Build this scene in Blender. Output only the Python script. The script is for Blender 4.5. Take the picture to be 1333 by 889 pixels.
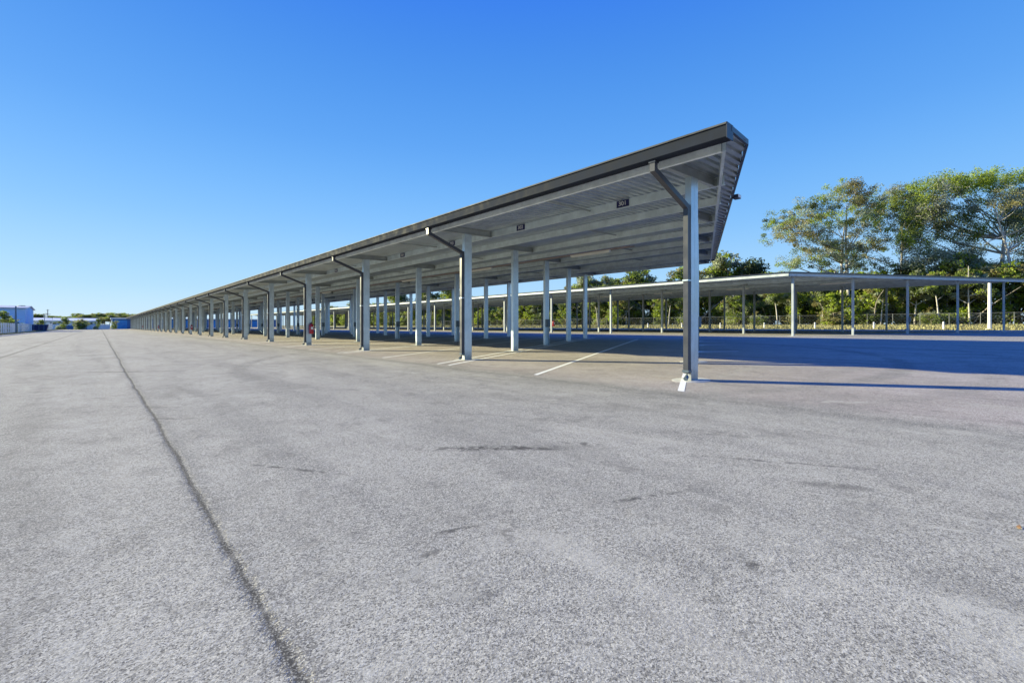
import bpy, math, random
import numpy as np
from mathutils import Vector, Matrix
random.seed(7)
rng = np.random.default_rng(11)
R = math.radians
scene = bpy.context.scene
for o in list(bpy.data.objects):
    bpy.data.objects.remove(o)
COL = scene.collection

# ---------------------------------------------------------------- camera
TH = R(42.18)                      # camera heading, clockwise from +Y (the canopy direction)
ST, CT = math.sin(TH), math.cos(TH)
CAMH = 1.4
cd = bpy.data.cameras.new('camera')
cam = bpy.data.objects.new('camera', cd)
COL.objects.link(cam)
cd.sensor_width = 36.0
cd.lens = 16.0
cd.shift_y = -0.015
cd.clip_start = 0.05
cd.clip_end = 6000
cam.location = (0, 0, CAMH)
cam.rotation_euler = (R(90), 0, -TH)
scene.camera = cam

# ---------------------------------------------------------------- light
SUN_EL = R(16.6)
SUN_AZ = math.atan2(-0.48, 0.877)  # clockwise from +Y
world = bpy.data.worlds.new("World")
scene.world = world
world.use_nodes = True
wn = world.node_tree
wn.nodes.clear()
sky = wn.nodes.new('ShaderNodeTexSky')
sky.sky_type = 'NISHITA'
sky.sun_disc = False
sky.sun_elevation = SUN_EL
sky.sun_rotation = SUN_AZ
sky.air_density = 1.0
sky.dust_density = 0.25
sky.ozone_density = 2.2
sky.altitude = 200
hs = wn.nodes.new('ShaderNodeHueSaturation')
hs.inputs['Saturation'].default_value = 1.12
hs.inputs['Value'].default_value = 1.0
bg = wn.nodes.new('ShaderNodeBackground')
bg.inputs['Strength'].default_value = 0.10
wo = wn.nodes.new('ShaderNodeOutputWorld')
wn.links.new(sky.outputs[0], hs.inputs['Color'])
EXPO = 1.25
def lin(r, g_, b):
    f = lambda v: ((v/255+.055)/1.055)**2.4 if v > 10 else v/255/12.92
    return (f(r), f(g_), f(b), 1)
tc = wn.nodes.new('ShaderNodeTexCoord')
sx = wn.nodes.new('ShaderNodeSeparateXYZ')
wn.links.new(tc.outputs['Generated'], sx.inputs[0])
cr = wn.nodes.new('ShaderNodeValToRGB')
cr.color_ramp.interpolation = 'B_SPLINE'
stops = [(0.0, lin(198, 229, 250)), (.07, lin(178, 221, 254)), (.20, lin(132, 196, 255)), (.36, lin(92, 166, 248)), (.58, lin(58, 132, 230)), (1.0, (0.0, .075, 1.15, 1))]  # top stop: unseen zenith overdriven in blue to tint the shadows
el = cr.color_ramp.elements
el[0].position, el[0].color = stops[0]
el[1].position, el[1].color = stops[-1]
for p_, c_s in stops[1:-1]:
    e_ = el.new(p_); e_.color = c_s
wn.links.new(sx.outputs['Z'], cr.inputs['Fac'])
sc1 = wn.nodes.new('ShaderNodeVectorMath'); sc1.operation = 'SCALE'
sc1.inputs['Scale'].default_value = 2**(-EXPO)/0.10       # visible sky colours plus the overdriven zenith, in the sky's own units
wn.links.new(cr.outputs['Color'], sc1.inputs[0])
mxs = wn.nodes.new('ShaderNodeMix'); mxs.data_type = 'RGBA'
mxs.inputs[0].default_value = 0.95
wn.links.new(hs.outputs[0], mxs.inputs[6])
wn.links.new(sc1.outputs[0], mxs.inputs[7])
wn.links.new(mxs.outputs[2], bg.inputs['Color'])
wn.links.new(bg.outputs[0], wo.inputs['Surface'])

sl = bpy.data.lights.new('sun', 'SUN')
sl.energy = 5.0
sl.angle = R(0.5)
sl.color = (1.0, 0.92, 0.58)
so = bpy.data.objects.new('sun', sl)
COL.objects.link(so)
sd = Vector((math.sin(SUN_AZ)*math.cos(SUN_EL), math.cos(SUN_AZ)*math.cos(SUN_EL), math.sin(SUN_EL)))
so.rotation_euler = (-sd).to_track_quat('-Z', 'Y').to_euler()
so.location = (-30, 30, 40)

vs = scene.view_settings
vs.view_transform = 'Standard'
vs.look = 'None'
vs.gamma = 1.0
vs.exposure = EXPO
vs.use_curve_mapping = False
scene.render.engine = 'CYCLES'
scene.cycles.max_bounces = 6
scene.cycles.transparent_max_bounces = 8

# ---------------------------------------------------------------- helpers
GX = [-4000, -12, 0, 25, 39.5, 61, 72, 88, 130, 4000]
GZ = [0.0, 0.0, 0.0, 0.4875, 0.63, 0.845, 0.94, 1.6, 1.9, 1.9]
def g(x):
    return float(np.interp(x, GX, GZ))
def at(px, z):                     # point of the yard seen in photo column px at depth z
    t = (px-666.5)/592.0
    return (z*(ST+t*CT), z*(CT-t*ST))
def atx(px, X):
    t = (px-666.5)/592.0
    z = X/(ST+t*CT)
    return (X, z*(CT-t*ST))
def gp(px, py):                    # photo pixel -> ground point (near yard)
    t = (px-666.5)/592.0
    X = 5.0
    for _ in range(20):
        z = (CAMH-g(X))*592.0/(py-424.5)
        X = z*(ST+t*CT)
    return (X, z*(CT-t*ST))

def tag(o, label=None, cat=None, group=None, kind=None):
    if label: o['label'] = label
    if cat: o['category'] = cat
    if group: o['group'] = group
    if kind: o['kind'] = kind
    return o
def empty(name, loc, rz=0, **k):
    o = bpy.data.objects.new(name, None)
    COL.objects.link(o)
    o.location = loc
    o.rotation_euler = (0, 0, rz)
    o.empty_display_size = 0.3
    return tag(o, **k)
def link(name, me, parent=None, loc=None, rz=0, **k):
    o = bpy.data.objects.new(name, me)
    COL.objects.link(o)
    if loc is not None: o.location = loc
    o.rotation_euler = (0, 0, rz)
    if parent is not None: o.parent = parent
    return tag(o, **k)
def copy_tree(o, parent=None):
    c = o.copy()
    COL.objects.link(c)
    c.parent = parent
    for ch in list(o.children):
        copy_tree(ch, c)
    return c

class MB:
    def __init__(s):
        s.v = []; s.f = []; s.m = []
    def add(s, vs, fs, mi=0):
        n = len(s.v)
        s.v += [tuple(p) for p in vs]
        s.f += [tuple(i+n for i in f) for f in fs]
        s.m += [mi]*len(fs)
    def box(s, x0, x1, y0, y1, z0, z1, mi=0):
        s.add([(x0,y0,z0),(x1,y0,z0),(x1,y1,z0),(x0,y1,z0),(x0,y0,z1),(x1,y0,z1),(x1,y1,z1),(x0,y1,z1)],
              [(0,3,2,1),(4,5,6,7),(0,1,5,4),(1,2,6,5),(2,3,7,6),(3,0,4,7)], mi)
    def prism(s, poly, p0, p1, u, w, mi=0, cap=True):
        """poly [(a,b)] swept from p0 to p1 with section axes u, w"""
        p0, p1, u, w = map(Vector, (p0, p1, u, w))
        n = len(poly)
        vs = [p0+u*a+w*b for a, b in poly]+[p1+u*a+w*b for a, b in poly]
        fs = [(i, (i+1) % n, (i+1) % n+n, i+n) for i in range(n)]
        if cap: fs += [tuple(range(n))[::-1], tuple(range(n, 2*n))]
        s.add(vs, fs, mi)
    def bar(s, p0, p1, w, h, mi=0, up=(0,0,1)):
        p0, p1 = Vector(p0), Vector(p1)
        d = (p1-p0).normalized()
        u = d.cross(Vector(up))
        if u.length < 1e-4: u = Vector((1,0,0))
        u.normalize()
        v = u.cross(d)
        s.prism([(-w/2,-h/2),(w/2,-h/2),(w/2,h/2),(-w/2,h/2)], p0, p1, u, v, mi)
    def tube(s, pts, rs, n=8, mi=0, cap=True):
        pts = [Vector(p) for p in pts]
        if not hasattr(rs, '__len__'): rs = [rs]*len(pts)
        base = len(s.v)
        for i, p in enumerate(pts):
            a = pts[max(i-1, 0)]; b = pts[min(i+1, len(pts)-1)]
            d = (b-a).normalized()
            u = d.cross(Vector((0.13, 0.31, 0.94)) if abs(d.z) < .9 else Vector((1,0.1,0)))
            u.normalize()
            v = d.cross(u)
            for k in range(n):
                t = 2*math.pi*k/n
                s.v.append(tuple(p+u*(rs[i]*math.cos(t))+v*(rs[i]*math.sin(t))))
        for i in range(len(pts)-1):
            for k in range(n):
                a = base+i*n+k; b = base+i*n+(k+1) % n
                s.f.append((a, b, b+n, a+n)); s.m.append(mi)
        if cap:
            s.f.append(tuple(base+k for k in range(n))[::-1]); s.m.append(mi)
            e = base+(len(pts)-1)*n
            s.f.append(tuple(e+k for k in range(n))); s.m.append(mi)
    def lathe(s, prof, c=(0,0,0), n=20, mi=0):
        base = len(s.v)
        for r, z in prof:
            for k in range(n):
                t = 2*math.pi*k/n
                s.v.append((c[0]+r*math.cos(t), c[1]+r*math.sin(t), c[2]+z))
        for i in range(len(prof)-1):
            for k in range(n):
                a = base+i*n+k; b = base+i*n+(k+1) % n
                s.f.append((a, b, b+n, a+n)); s.m.append(mi)
    def mesh(s, name, mats, smooth=False):
        me = bpy.data.meshes.new(name)
        me.from_pydata(s.v, [], s.f)
        if not isinstance(mats, (list, tuple)): mats = [mats]
        for m in mats: me.materials.append(m)
        me.polygons.foreach_set('material_index', s.m)
        if smooth: me.polygons.foreach_set('use_smooth', [True]*len(s.f))
        me.update()
        return me
    def build(s, name, mats, parent=None, loc=None, rz=0, smooth=False, **k):
        return link(name, s.mesh(name, mats, smooth), parent, loc, rz, **k)

# ---------------------------------------------------------------- materials
class N:
    """tiny node-tree writer"""
    def __init__(s, name):
        s.mat = bpy.data.materials.new(name)
        s.mat.use_nodes = True
        s.t = s.mat.node_tree
        s.b = s.t.nodes['Principled BSDF']
    def node(s, typ, **k):
        n = s.t.nodes.new(typ)
        for a, b in k.items(): setattr(n, a, b)
        return n
    def put(s, inp, val):
        if isinstance(val, bpy.types.NodeSocket): s.t.links.new(val, inp)
        else: inp.default_value = val
    def math(s, op, a, b=0.0, c=None, clamp=False):
        n = s.node('ShaderNodeMath', operation=op, use_clamp=clamp)
        s.put(n.inputs[0], a); s.put(n.inputs[1], b)
        if c is not None: s.put(n.inputs[2], c)
        return n.outputs[0]
    def pos(s, scale=(1,1,1), loc=(0,0,0), rot=(0,0,0), obj=False):
        m = s.node('ShaderNodeMapping')
        if obj:
            src = s.node('ShaderNodeTexCoord').outputs['Object']
        else:
            src = s.node('ShaderNodeNewGeometry').outputs['Position']
        s.t.links.new(src, m.inputs[0])
        m.inputs['Scale'].default_value = scale
        m.inputs['Location'].default_value = loc
        m.inputs['Rotation'].default_value = rot
        return m.outputs[0]
    def noise(s, vec, scale=1.0, detail=4, rough=0.55, dist=0.0):
        n = s.node('ShaderNodeTexNoise')
        s.put(n.inputs['Vector'], vec)
        n.inputs['Scale'].default_value = scale
        n.inputs['Detail'].default_value = detail
        n.inputs['Roughness'].default_value = rough
        n.inputs['Distortion'].default_value = dist
        return n.outputs['Fac']
    def ramp(s, v, a, b, lo=0.0, hi=1.0):
        n = s.node('ShaderNodeMapRange', clamp=True)
        n.interpolation_type = 'SMOOTHSTEP'
        s.put(n.inputs['Value'], v)
        n.inputs['From Min'].default_value = a; n.inputs['From Max'].default_value = b
        n.inputs['To Min'].default_value = lo; n.inputs['To Max'].default_value = hi
        return n.outputs['Result']
    def mix(s, f, a, b, mode='MIX'):
        n = s.node('ShaderNodeMix', data_type='RGBA', blend_type=mode)
        s.put(n.inputs[0], f)
        s.put(n.inputs[6], a if isinstance(a, bpy.types.NodeSocket) else tuple(a)+(1,))
        s.put(n.inputs[7], b if isinstance(b, bpy.types.NodeSocket) else tuple(b)+(1,))
        return n.outputs[2]
    def bump(s, h, strength=0.3, dist=0.01):
        n = s.node('ShaderNodeBump')
        n.inputs['Strength'].default_value = strength
        n.inputs['Distance'].default_value = dist
        s.put(n.inputs['Height'], h)
        s.t.links.new(n.outputs[0], s.b.inputs['Normal'])
    def set(s, color=None, rough=None, metal=None, spec=None):
        if color is not None: s.put(s.b.inputs['Base Color'], color if isinstance(color, bpy.types.NodeSocket) else tuple(color)+(1,))
        if rough is not None: s.put(s.b.inputs['Roughness'], rough)
        if metal is not None: s.put(s.b.inputs['Metallic'], metal)
        if spec is not None: s.put(s.b.inputs['Specular IOR Level'], spec)
        return s.mat

def simple(name, c, rough=0.5, metal=0.0, var=0.12, scale=3.0, obj=True, spec=0.5):
    n = N(name)
    f = n.noise(n.pos(obj=obj), scale, 5)
    lo = tuple(x*(1-var) for x in c); hi = tuple(min(1, x*(1+var)) for x in c)
    return n.set(n.mix(n.ramp(f, .3, .7), lo, hi), n.ramp(f, .3, .7, rough*.85, min(1, rough*1.15)), metal, spec)

def galv(name, c, rough, metal, streak=1.0):
    n = N(name)
    p = n.pos(obj=False)
    a = n.noise(p, 2.2, 4, .6)
    b = n.noise(n.pos((6, 6, .5)), 3.0, 4, .6)
    v = n.node('ShaderNodeTexVoronoi'); v.inputs['Scale'].default_value = 45
    n.put(v.inputs['Vector'], p)
    c1 = n.mix(n.ramp(a, .3, .7), tuple(x*.82 for x in c), tuple(x*1.12 for x in c))
    c2 = n.mix(n.math('MULTIPLY', n.ramp(b, .45, .75), .35*streak), c1, tuple(x*.62 for x in c))
    c3 = n.mix(n.math('MULTIPLY', v.outputs['Distance'], .5), c2, tuple(x*.8 for x in c))
    sp = n.node('ShaderNodeSeparateXYZ'); n.put(sp.inputs[0], p)
    dirt = n.math('ADD', sp.outputs[2], n.math('MULTIPLY', n.noise(p, 9, 5, .7), -.5))
    c3 = n.mix(n.ramp(dirt, -.05, .35, .55, 0), c3, (.20, .17, .14))
    return n.set(c3, n.ramp(a, .3, .7, rough*.85, rough*1.2), metal)

M = {}
M['post'] = galv('galvanised_post', (.60, .69, .76), .36, .65)
M['purlin'] = galv('galvanised_purlin', (.70, .79, .82), .38, .35, .5)
M['deck'] = galv('roof_deck', (.45, .51, .55), .33, .5, .4)
M['deck_top'] = galv('roof_top', (.55, .57, .58), .35, .5, .4)
M['gutter'] = simple('gutter_steel', (.022, .027, .040), .85, 0, .2, spec=.08)
M['pipe'] = simple('downpipe_steel', (.052, .056, .072), .36, 0, .12, spec=.4)
M['lip'] = simple('lip_steel', (.07, .075, .085), .7, 0, .3, spec=.15)
M['trim'] = simple('dark_trim', (.045, .05, .065), .30, .3)
M['fascia'] = galv('lit_tone_fascia', (.80, .87, .88), .75, .0, .2)  # purlin steel lightened; ground-bounced light under the gutter is put into the colour
M['beam'] = galv('beam_steel', (.36, .40, .41), .45, .2, .5)
M['fascia2'] = galv('grey_fascia', (.50, .55, .58), .5, .1, .4)
M['postwhite'] = galv('painted_post', (.42, .46, .49), .5, .1, .5)
M['concrete'] = simple('concrete', (.52, .51, .48), .9, 0, .15, 6)
M['boxgrey'] = simple('box_grey', (.10, .14, .18), .4, .2)
M['red'] = simple('extinguisher_red', (.42, .015, .03), .35, 0, .15)
M['black'] = simple('black_rubber', (.02, .02, .022), .5)
M['navy'] = simple('sign_navy', (.012, .016, .09), .4, 0, .1)
M['white'] = simple('white_paint', (.80, .80, .80), .45, 0, .04)
M['lamp'] = simple('lamp_housing', (.78, .78, .76), .5, 0, .04)
M['conduit'] = simple('conduit', (.35, .28, .26), .5, .2)
M['shed'] = simple('shed_blue', (.52, .70, .95), .5, 0, .05, .3)
M['shed_dark'] = simple('shed_gable_blue', (.12, .40, .90), .5, 0, .05, .3)
M['shed_roof'] = simple('shed_roof', (.55, .52, .58), .4, .1, .08, .3)
M['blue'] = simple('storage_blue', (.045, .15, .34), .5, 0, .08, .4)
M['door_blue'] = simple('door_blue', (.05, .30, .62), .45, 0, .06, .6)
M['warehouse'] = simple('warehouse_wall', (.78, .76, .78), .7, 0, .1, .3)
M['whiteroof'] = simple('white_roof', (.80, .80, .80), .5, 0, .05, .3)
M['glass'] = simple('dark_glass', (.03, .04, .06), .1)
M['pole'] = simple('pole_steel', (.10, .16, .24), .5, .2)
M['whitepole'] = simple('white_pole', (.72, .70, .66), .6, 0, .1)
M['fencewhite'] = simple('fence_white', (.70, .70, .70), .6, 0, .1)
M['fencewire'] = simple('fence_wire', (.16, .17, .17), .6, .2)
M['woodpole'] = simple('wood_pole', (.25, .20, .16), .9, 0, .2)
M['leaflitter'] = simple('leaf_brown', (.30, .17, .07), .8)

# paint with worn gaps
n = N('line_paint')
f = n.noise(n.pos(), 38, 5, .7)
f2 = n.noise(n.pos(), 2.5, 3, .6)
n.set(n.mix(n.math('MULTIPLY', n.ramp(f, .50, .72), n.ramp(f2, .3, .75, .15, .8)), (.86, .86, .84), (.40, .39, .38)), .8, 0, .2)
n.bump(f, .2, .004)
M['paint'] = n.mat

# asphalt
n = N('asphalt')
P = n.pos()
sep = n.node('ShaderNodeSeparateXYZ'); n.put(sep.inputs[0], P)
X_, Y_ = sep.outputs[0], sep.outputs[1]
big = n.noise(n.pos((.10, .05, 1)), 1.0, 4, .6, .4)
mid = n.noise(P, .55, 5, .62)
streak = n.noise(n.pos((1.1, .06, 1)), 1.0, 5, .6, .2)
streak2 = n.noise(n.pos((.9, .10, 1), rot=(0, 0, R(-35))), 1.0, 4, .6, .3)
fine = n.noise(P, 62, 5, .72)
grit = n.noise(P, 150, 3, .7)
vor = n.node('ShaderNodeTexVoronoi'); vor.inputs['Scale'].default_value = 85
n.put(vor.inputs['Vector'], P)
c = n.mix(n.ramp(mid, .3, .7), (.325, .322, .316), (.40, .397, .39))
c = n.mix(n.math('MULTIPLY', n.ramp(big, .42, .68), .55), c, (.45, .45, .445))
c = n.mix(n.math('MULTIPLY', n.ramp(streak, .48, .66), .60), c, (.255, .255, .26))
c = n.mix(n.math('MULTIPLY', n.ramp(streak2, .50, .68), .50), c, (.24, .24, .245))
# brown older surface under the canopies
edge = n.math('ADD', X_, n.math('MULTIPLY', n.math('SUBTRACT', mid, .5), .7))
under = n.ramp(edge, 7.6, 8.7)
under2 = n.math('MULTIPLY', under, n.ramp(edge, 15, 19, 1, .25))  # brown thinned where the roof shadow lies; bluer shade put into the colour
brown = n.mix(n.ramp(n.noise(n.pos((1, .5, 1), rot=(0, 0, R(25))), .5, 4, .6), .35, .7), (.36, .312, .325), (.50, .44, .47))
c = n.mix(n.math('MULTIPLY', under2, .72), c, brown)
# pavement joints parallel to the canopy
def seam(x0, w, amp, dark, freq=.35):
    wob = n.math('MULTIPLY', n.math('SUBTRACT', n.noise(n.pos((0, 1, 0), loc=(x0*7, x0, 0)), freq, 4, .55), .5), amp)
    d = n.math('ABSOLUTE', n.math('SUBTRACT', n.math('SUBTRACT', X_, x0), wob))
    ww = n.math('MULTIPLY', n.ramp(n.noise(P, 9.0, 6, .8), .25, .75, .25, 1.5), w)
    core = n.ramp(n.math('DIVIDE', d, ww), .35, 1.6, 1, 0)
    return n.math('MULTIPLY', core, dark)
# cracks, scrapes, pale patches at their own places
def blob(px, py, rx, ry, rot, col, amt, thr=(.5, .6), sc=6.0, aniso=(1, 1)):
    global c
    x0, y0 = gp(px, py)
    mp = n.node('ShaderNodeMapping', vector_type='TEXTURE')
    n.put(mp.inputs[0], P)
    mp.inputs['Location'].default_value = (x0, y0, 0)
    mp.inputs['Rotation'].default_value = (0, 0, R(rot))
    mp.inputs['Scale'].default_value = (rx, ry, 100)
    ln = n.node('ShaderNodeVectorMath', operation='LENGTH')
    n.put(ln.inputs[0], mp.outputs[0])
    m = n.ramp(ln.outputs['Value'], .25, 1.0, 1, 0)
    nz = n.noise(n.pos((aniso[0], aniso[1], 1), rot=(0, 0, R(-rot))), sc, 5, .7, .6)
    c = n.mix(n.math('MULTIPLY', m, n.ramp(nz, thr[0], thr[1], 0, amt)), c, col)
# tyre arcs
def ring(cx, cy, r, w, amt, col=(.20, .20, .205)):
    global c
    dx = n.math('SUBTRACT', X_, cx); dy = n.math('SUBTRACT', Y_, cy)
    d = n.math('SQRT', n.math('ADD', n.math('MULTIPLY', dx, dx), n.math('MULTIPLY', dy, dy)))
    e = n.math('ABSOLUTE', n.math('SUBTRACT', d, r))
    e = n.math('ADD', e, n.math('MULTIPLY', n.math('SUBTRACT', mid, .5), .3))
    m = n.math('MULTIPLY', n.ramp(e, w*.3, w, 1, 0), n.ramp(big, .35, .6, .3, 1))
    c = n.mix(n.math('MULTIPLY', m, amt), c, col)
ring(14.5, 13.5, 11.6, .35, .60)
ring(14.5, 13.5, 13.2, .30, .30)
ring(13, -6, 9.0, .35, .30)
ring(13, -6, 10.8, .30, .50, (.42, .42, .41))
ring(-6, 18, 13, .4, .25)
c = n.mix(seam(.60, .030, .18, .95), c, (.06, .06, .062))
c = n.mix(seam(.625, .13, .18, .45), c, (.16, .16, .17))
c = n.mix(seam(-3.25, .10, .3, .75), c, (.10, .10, .105))
c = n.mix(seam(7.75, .16, .35, .45), c, (.13, .13, .135))
c = n.mix(seam(31.5, .2, .4, .4), c, (.15, .15, .15))
# aggregate: a light or dark stone in every cell
def cells(scale):
    v = n.node('ShaderNodeTexVoronoi'); v.inputs['Scale'].default_value = scale
    n.put(v.inputs['Vector'], P)
    q = n.node('ShaderNodeSeparateColor'); n.put(q.inputs[0], v.outputs['Color'])
    return q.outputs[0], v.outputs['Distance']
c1_, d1_ = cells(170)
c2_, d2_ = cells(80)
c = n.mix(n.ramp(c1_, .62, .95, 0, .75), c, (.62, .62, .61))
c = n.mix(n.ramp(c1_, .34, .04, 0, .80), c, (.085, .085, .09))
c = n.mix(n.ramp(c2_, .80, .97, 0, .40), c, (.60, .60, .58))
c = n.mix(n.ramp(c2_, .22, .03, 0, .55), c, (.11, .11, .115))
m2 = n.noise(n.pos((1, .8, 1)), 2.6, 6, .72, .3)
c = n.mix(n.ramp(m2, .52, .70, 0, .42), c, (.15, .15, .155))
c = n.mix(n.ramp(m2, .46, .30, 0, .35), c, (.50, .50, .49))
c = n.mix(n.ramp(n.noise(P, 11, 5, .75), .56, .74, 0, .45), c, (.14, .14, .145))
m3 = n.noise(n.pos((1.0, .35, 1), rot=(0, 0, R(TH*57.3))), .9, 6, .68, .5)
c = n.mix(n.ramp(m3, .50, .68, 0, .32), c, (.16, .16, .165))
c = n.mix(n.ramp(m3, .44, .32, 0, .40), c, (.46, .455, .445))
dk = (.09, .09, .095); pl = (.48, .48, .47)
blob(640, 583, 1.1, .13, -42, dk, .95, (.42, .56), 7)
blob(755, 577, .35, .12, -60, dk, .7, (.44, .6), 7)
blob(845, 646, .5, .05, -25, dk, .9, (.40, .54), 9)
blob(690, 584, .6, .08, -48, dk, .8, (.42, .56), 9)
blob(590, 690, .3, .04, -20, dk, .8, (.42, .54), 9)
blob(380, 610, .9, .04, -60, dk, .7, (.42, .54), 8)
blob(1000, 600, 1.4, .05, -62, dk, .6, (.44, .56), 6)
blob(1170, 660, .9, .04, -75, pl, .6, (.40, .56), 9)
blob(1300, 700, .8, .03, -75, pl, .6, (.40, .56), 9)
blob(980, 735, .08, .05, 0, dk, .8, (.35, .5), 14)
blob(560, 720, .10, .05, 0, dk, .8, (.35, .5), 14)
blob(330, 800, .5, .10, -30, pl, .3, (.42, .6), 8)
blob(1090, 632, .5, .12, -60, dk, .55, (.4, .6), 5)
blob(620, 773, .20, .10, -42, dk, .6, (.42, .6), 12)
blob(605, 775, .14, .05, -42, pl, .6, (.4, .6), 12)
blob(215, 545, .6, .10, -42, dk, .7, (.42, .6), 6)
blob(215, 530, .5, .08, -42, dk, .5, (.42, .6), 6)
blob(160, 484, 2.5, .2, -42, dk, .6, (.4, .6), 3)
blob(660, 690, .12, .25, -42, dk, .5, (.45, .6), 9)
blob(1280, 800, .55, .22, -60, pl, .75, (.38, .62), 9)
blob(1320, 850, .3, .25, -40, pl, .7, (.35, .6), 9)
blob(1092, 523, .7, .16, -50, pl, .7, (.42, .6), 5)
blob(1040, 700, .6, .3, -40, pl, .25, (.4, .6), 6)
blob(720, 520, .4, .1, -50, pl, .6, (.45, .6), 7)
blob(700, 455, 1, .5, 0, pl, .2, (.4, .6), 3)
blob(560, 745, .5, .35, -30, pl, .3, (.42, .6), 6)
blob(740, 545, 1.2, .35, -35, dk, .4, (.42, .65), 3)
blob(930, 565, 1.2, .3, -50, dk, .35, (.42, .65), 3)
blob(840, 530, 1.6, .5, -45, dk, .28, (.35, .65), 2)
c = n.mix(seam(.60, .016, .18, .45), c, (.05, .05, .05))
c = n.mix(1.0, c, (1.03, .99, .865), 'MULTIPLY')
h = n.math('ADD', n.math('MULTIPLY', c1_, .5), n.math('MULTIPLY', fine, .5))
h = n.math('SUBTRACT', h, n.math('MULTIPLY', seam(.60, .035, .18, 1.0), 2.5))
h = n.math('ADD', h, n.math('MULTIPLY', n.noise(P, 5, 5, .7), 1.4))
n.bump(h, .5, .006)
n.set(c, 1.0, 0, .04)
M['asphalt'] = n.mat

# grass ground
n = N('grass_ground')
a = n.noise(n.pos(), .35, 5, .65); b = n.noise(n.pos((1, .6, 1)), 3, 5, .7)
c_ = n.mix(n.ramp(a, .35, .65), (.16, .17, .055), (.36, .31, .16))
c_ = n.mix(n.math('MULTIPLY', n.ramp(b, .45, .7), .5), c_, (.10, .12, .03))
n.set(c_, .95, 0, .1)
n.bump(b, .5, .1)
M['grass'] = n.mat
M['blade'] = simple('grass_blade', (.30, .28, .13), .8, 0, .35, .8, False)

def leafmat(name, c, tr=.5, var=.3):
    n = N(name)
    f = n.noise(n.pos(), .9, 4, .6)
    f2 = n.noise(n.pos(), 6, 2, .6)
    cc = n.mix(n.ramp(f, .3, .7), tuple(x*(1-var) for x in c), tuple(x*(1+var) for x in c))
    cc = n.mix(n.math('MULTIPLY', n.ramp(f2, .4, .7), .4), cc, tuple(x*.6 for x in c))
    n.set(cc, .6, 0, .3)
    t = n.node('ShaderNodeBsdfTranslucent')
    n.put(t.inputs[0], cc)
    mx = n.node('ShaderNodeMixShader')
    mx.inputs[0].default_value = tr
    out = n.t.nodes['Material Output']
    n.t.links.new(n.b.outputs[0], mx.inputs[1])
    n.t.links.new(t.outputs[0], mx.inputs[2])
    n.t.links.new(mx.outputs[0], out.inputs['Surface'])
    return n.mat
L = {'bright': leafmat('leaf_bright', (.32, .41, .045)), 'mid': leafmat('leaf_mid', (.19, .25, .065)),
     'dark': leafmat('leaf_dark', (.070, .10, .045)), 'grey': leafmat('leaf_grey', (.36, .40, .27)),
     'olive': leafmat('leaf_olive', (.30, .27, .11)), 'moss': leafmat('moss_grey', (.40, .40, .33))}
n = N('bark')
f = n.noise(n.pos((4, 4, .6)), 2.0, 5, .7)
n.set(n.mix(n.ramp(f, .35, .65), (.20, .17, .14), (.42, .38, .33)), .9, 0, .2)
n.bump(f, .5, .03)
M['bark'] = n.mat
n = N('pale_bark')
f = n.noise(n.pos((4, 4, .6)), 2.0, 5, .7)
n.set(n.mix(n.ramp(f, .35, .65), (.36, .33, .29), (.62, .58, .52)), .9, 0, .2)
n.bump(f, .4, .03)
M['palebark'] = n.mat

# ---------------------------------------------------------------- ground
def strip_sheet(xs, ys, dz, name, mat, **k):
    b = MB()
    nx = len(xs)
    for y in ys:
        for x in xs: b.v.append((x, y, g(x)+dz))
    for j in range(len(ys)-1):
        for i in range(nx-1):
            a = j*nx+i
            b.f.append((a, a+1, a+1+nx, a+nx)); b.m.append(0)
    return b.build(name, mat, **k)
def xr(a, b): return sorted(set([a, b]+[x for x in GX if a < x < b]))
strip_sheet([-4000, -500]+xr(-60, 200)+[500, 4000], [-3000, -300, 0, 300, 1000, 5000], -.03, 'ground', M['grass'], kind='structure')
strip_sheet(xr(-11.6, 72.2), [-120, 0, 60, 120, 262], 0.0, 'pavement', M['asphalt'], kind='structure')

# ---------------------------------------------------------------- canopy
def hpost(me_post, me_foot, me_beam, parent, x, y, zt):
    p = link('post', me_post, parent, (x, y, 0))
    return p

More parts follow.
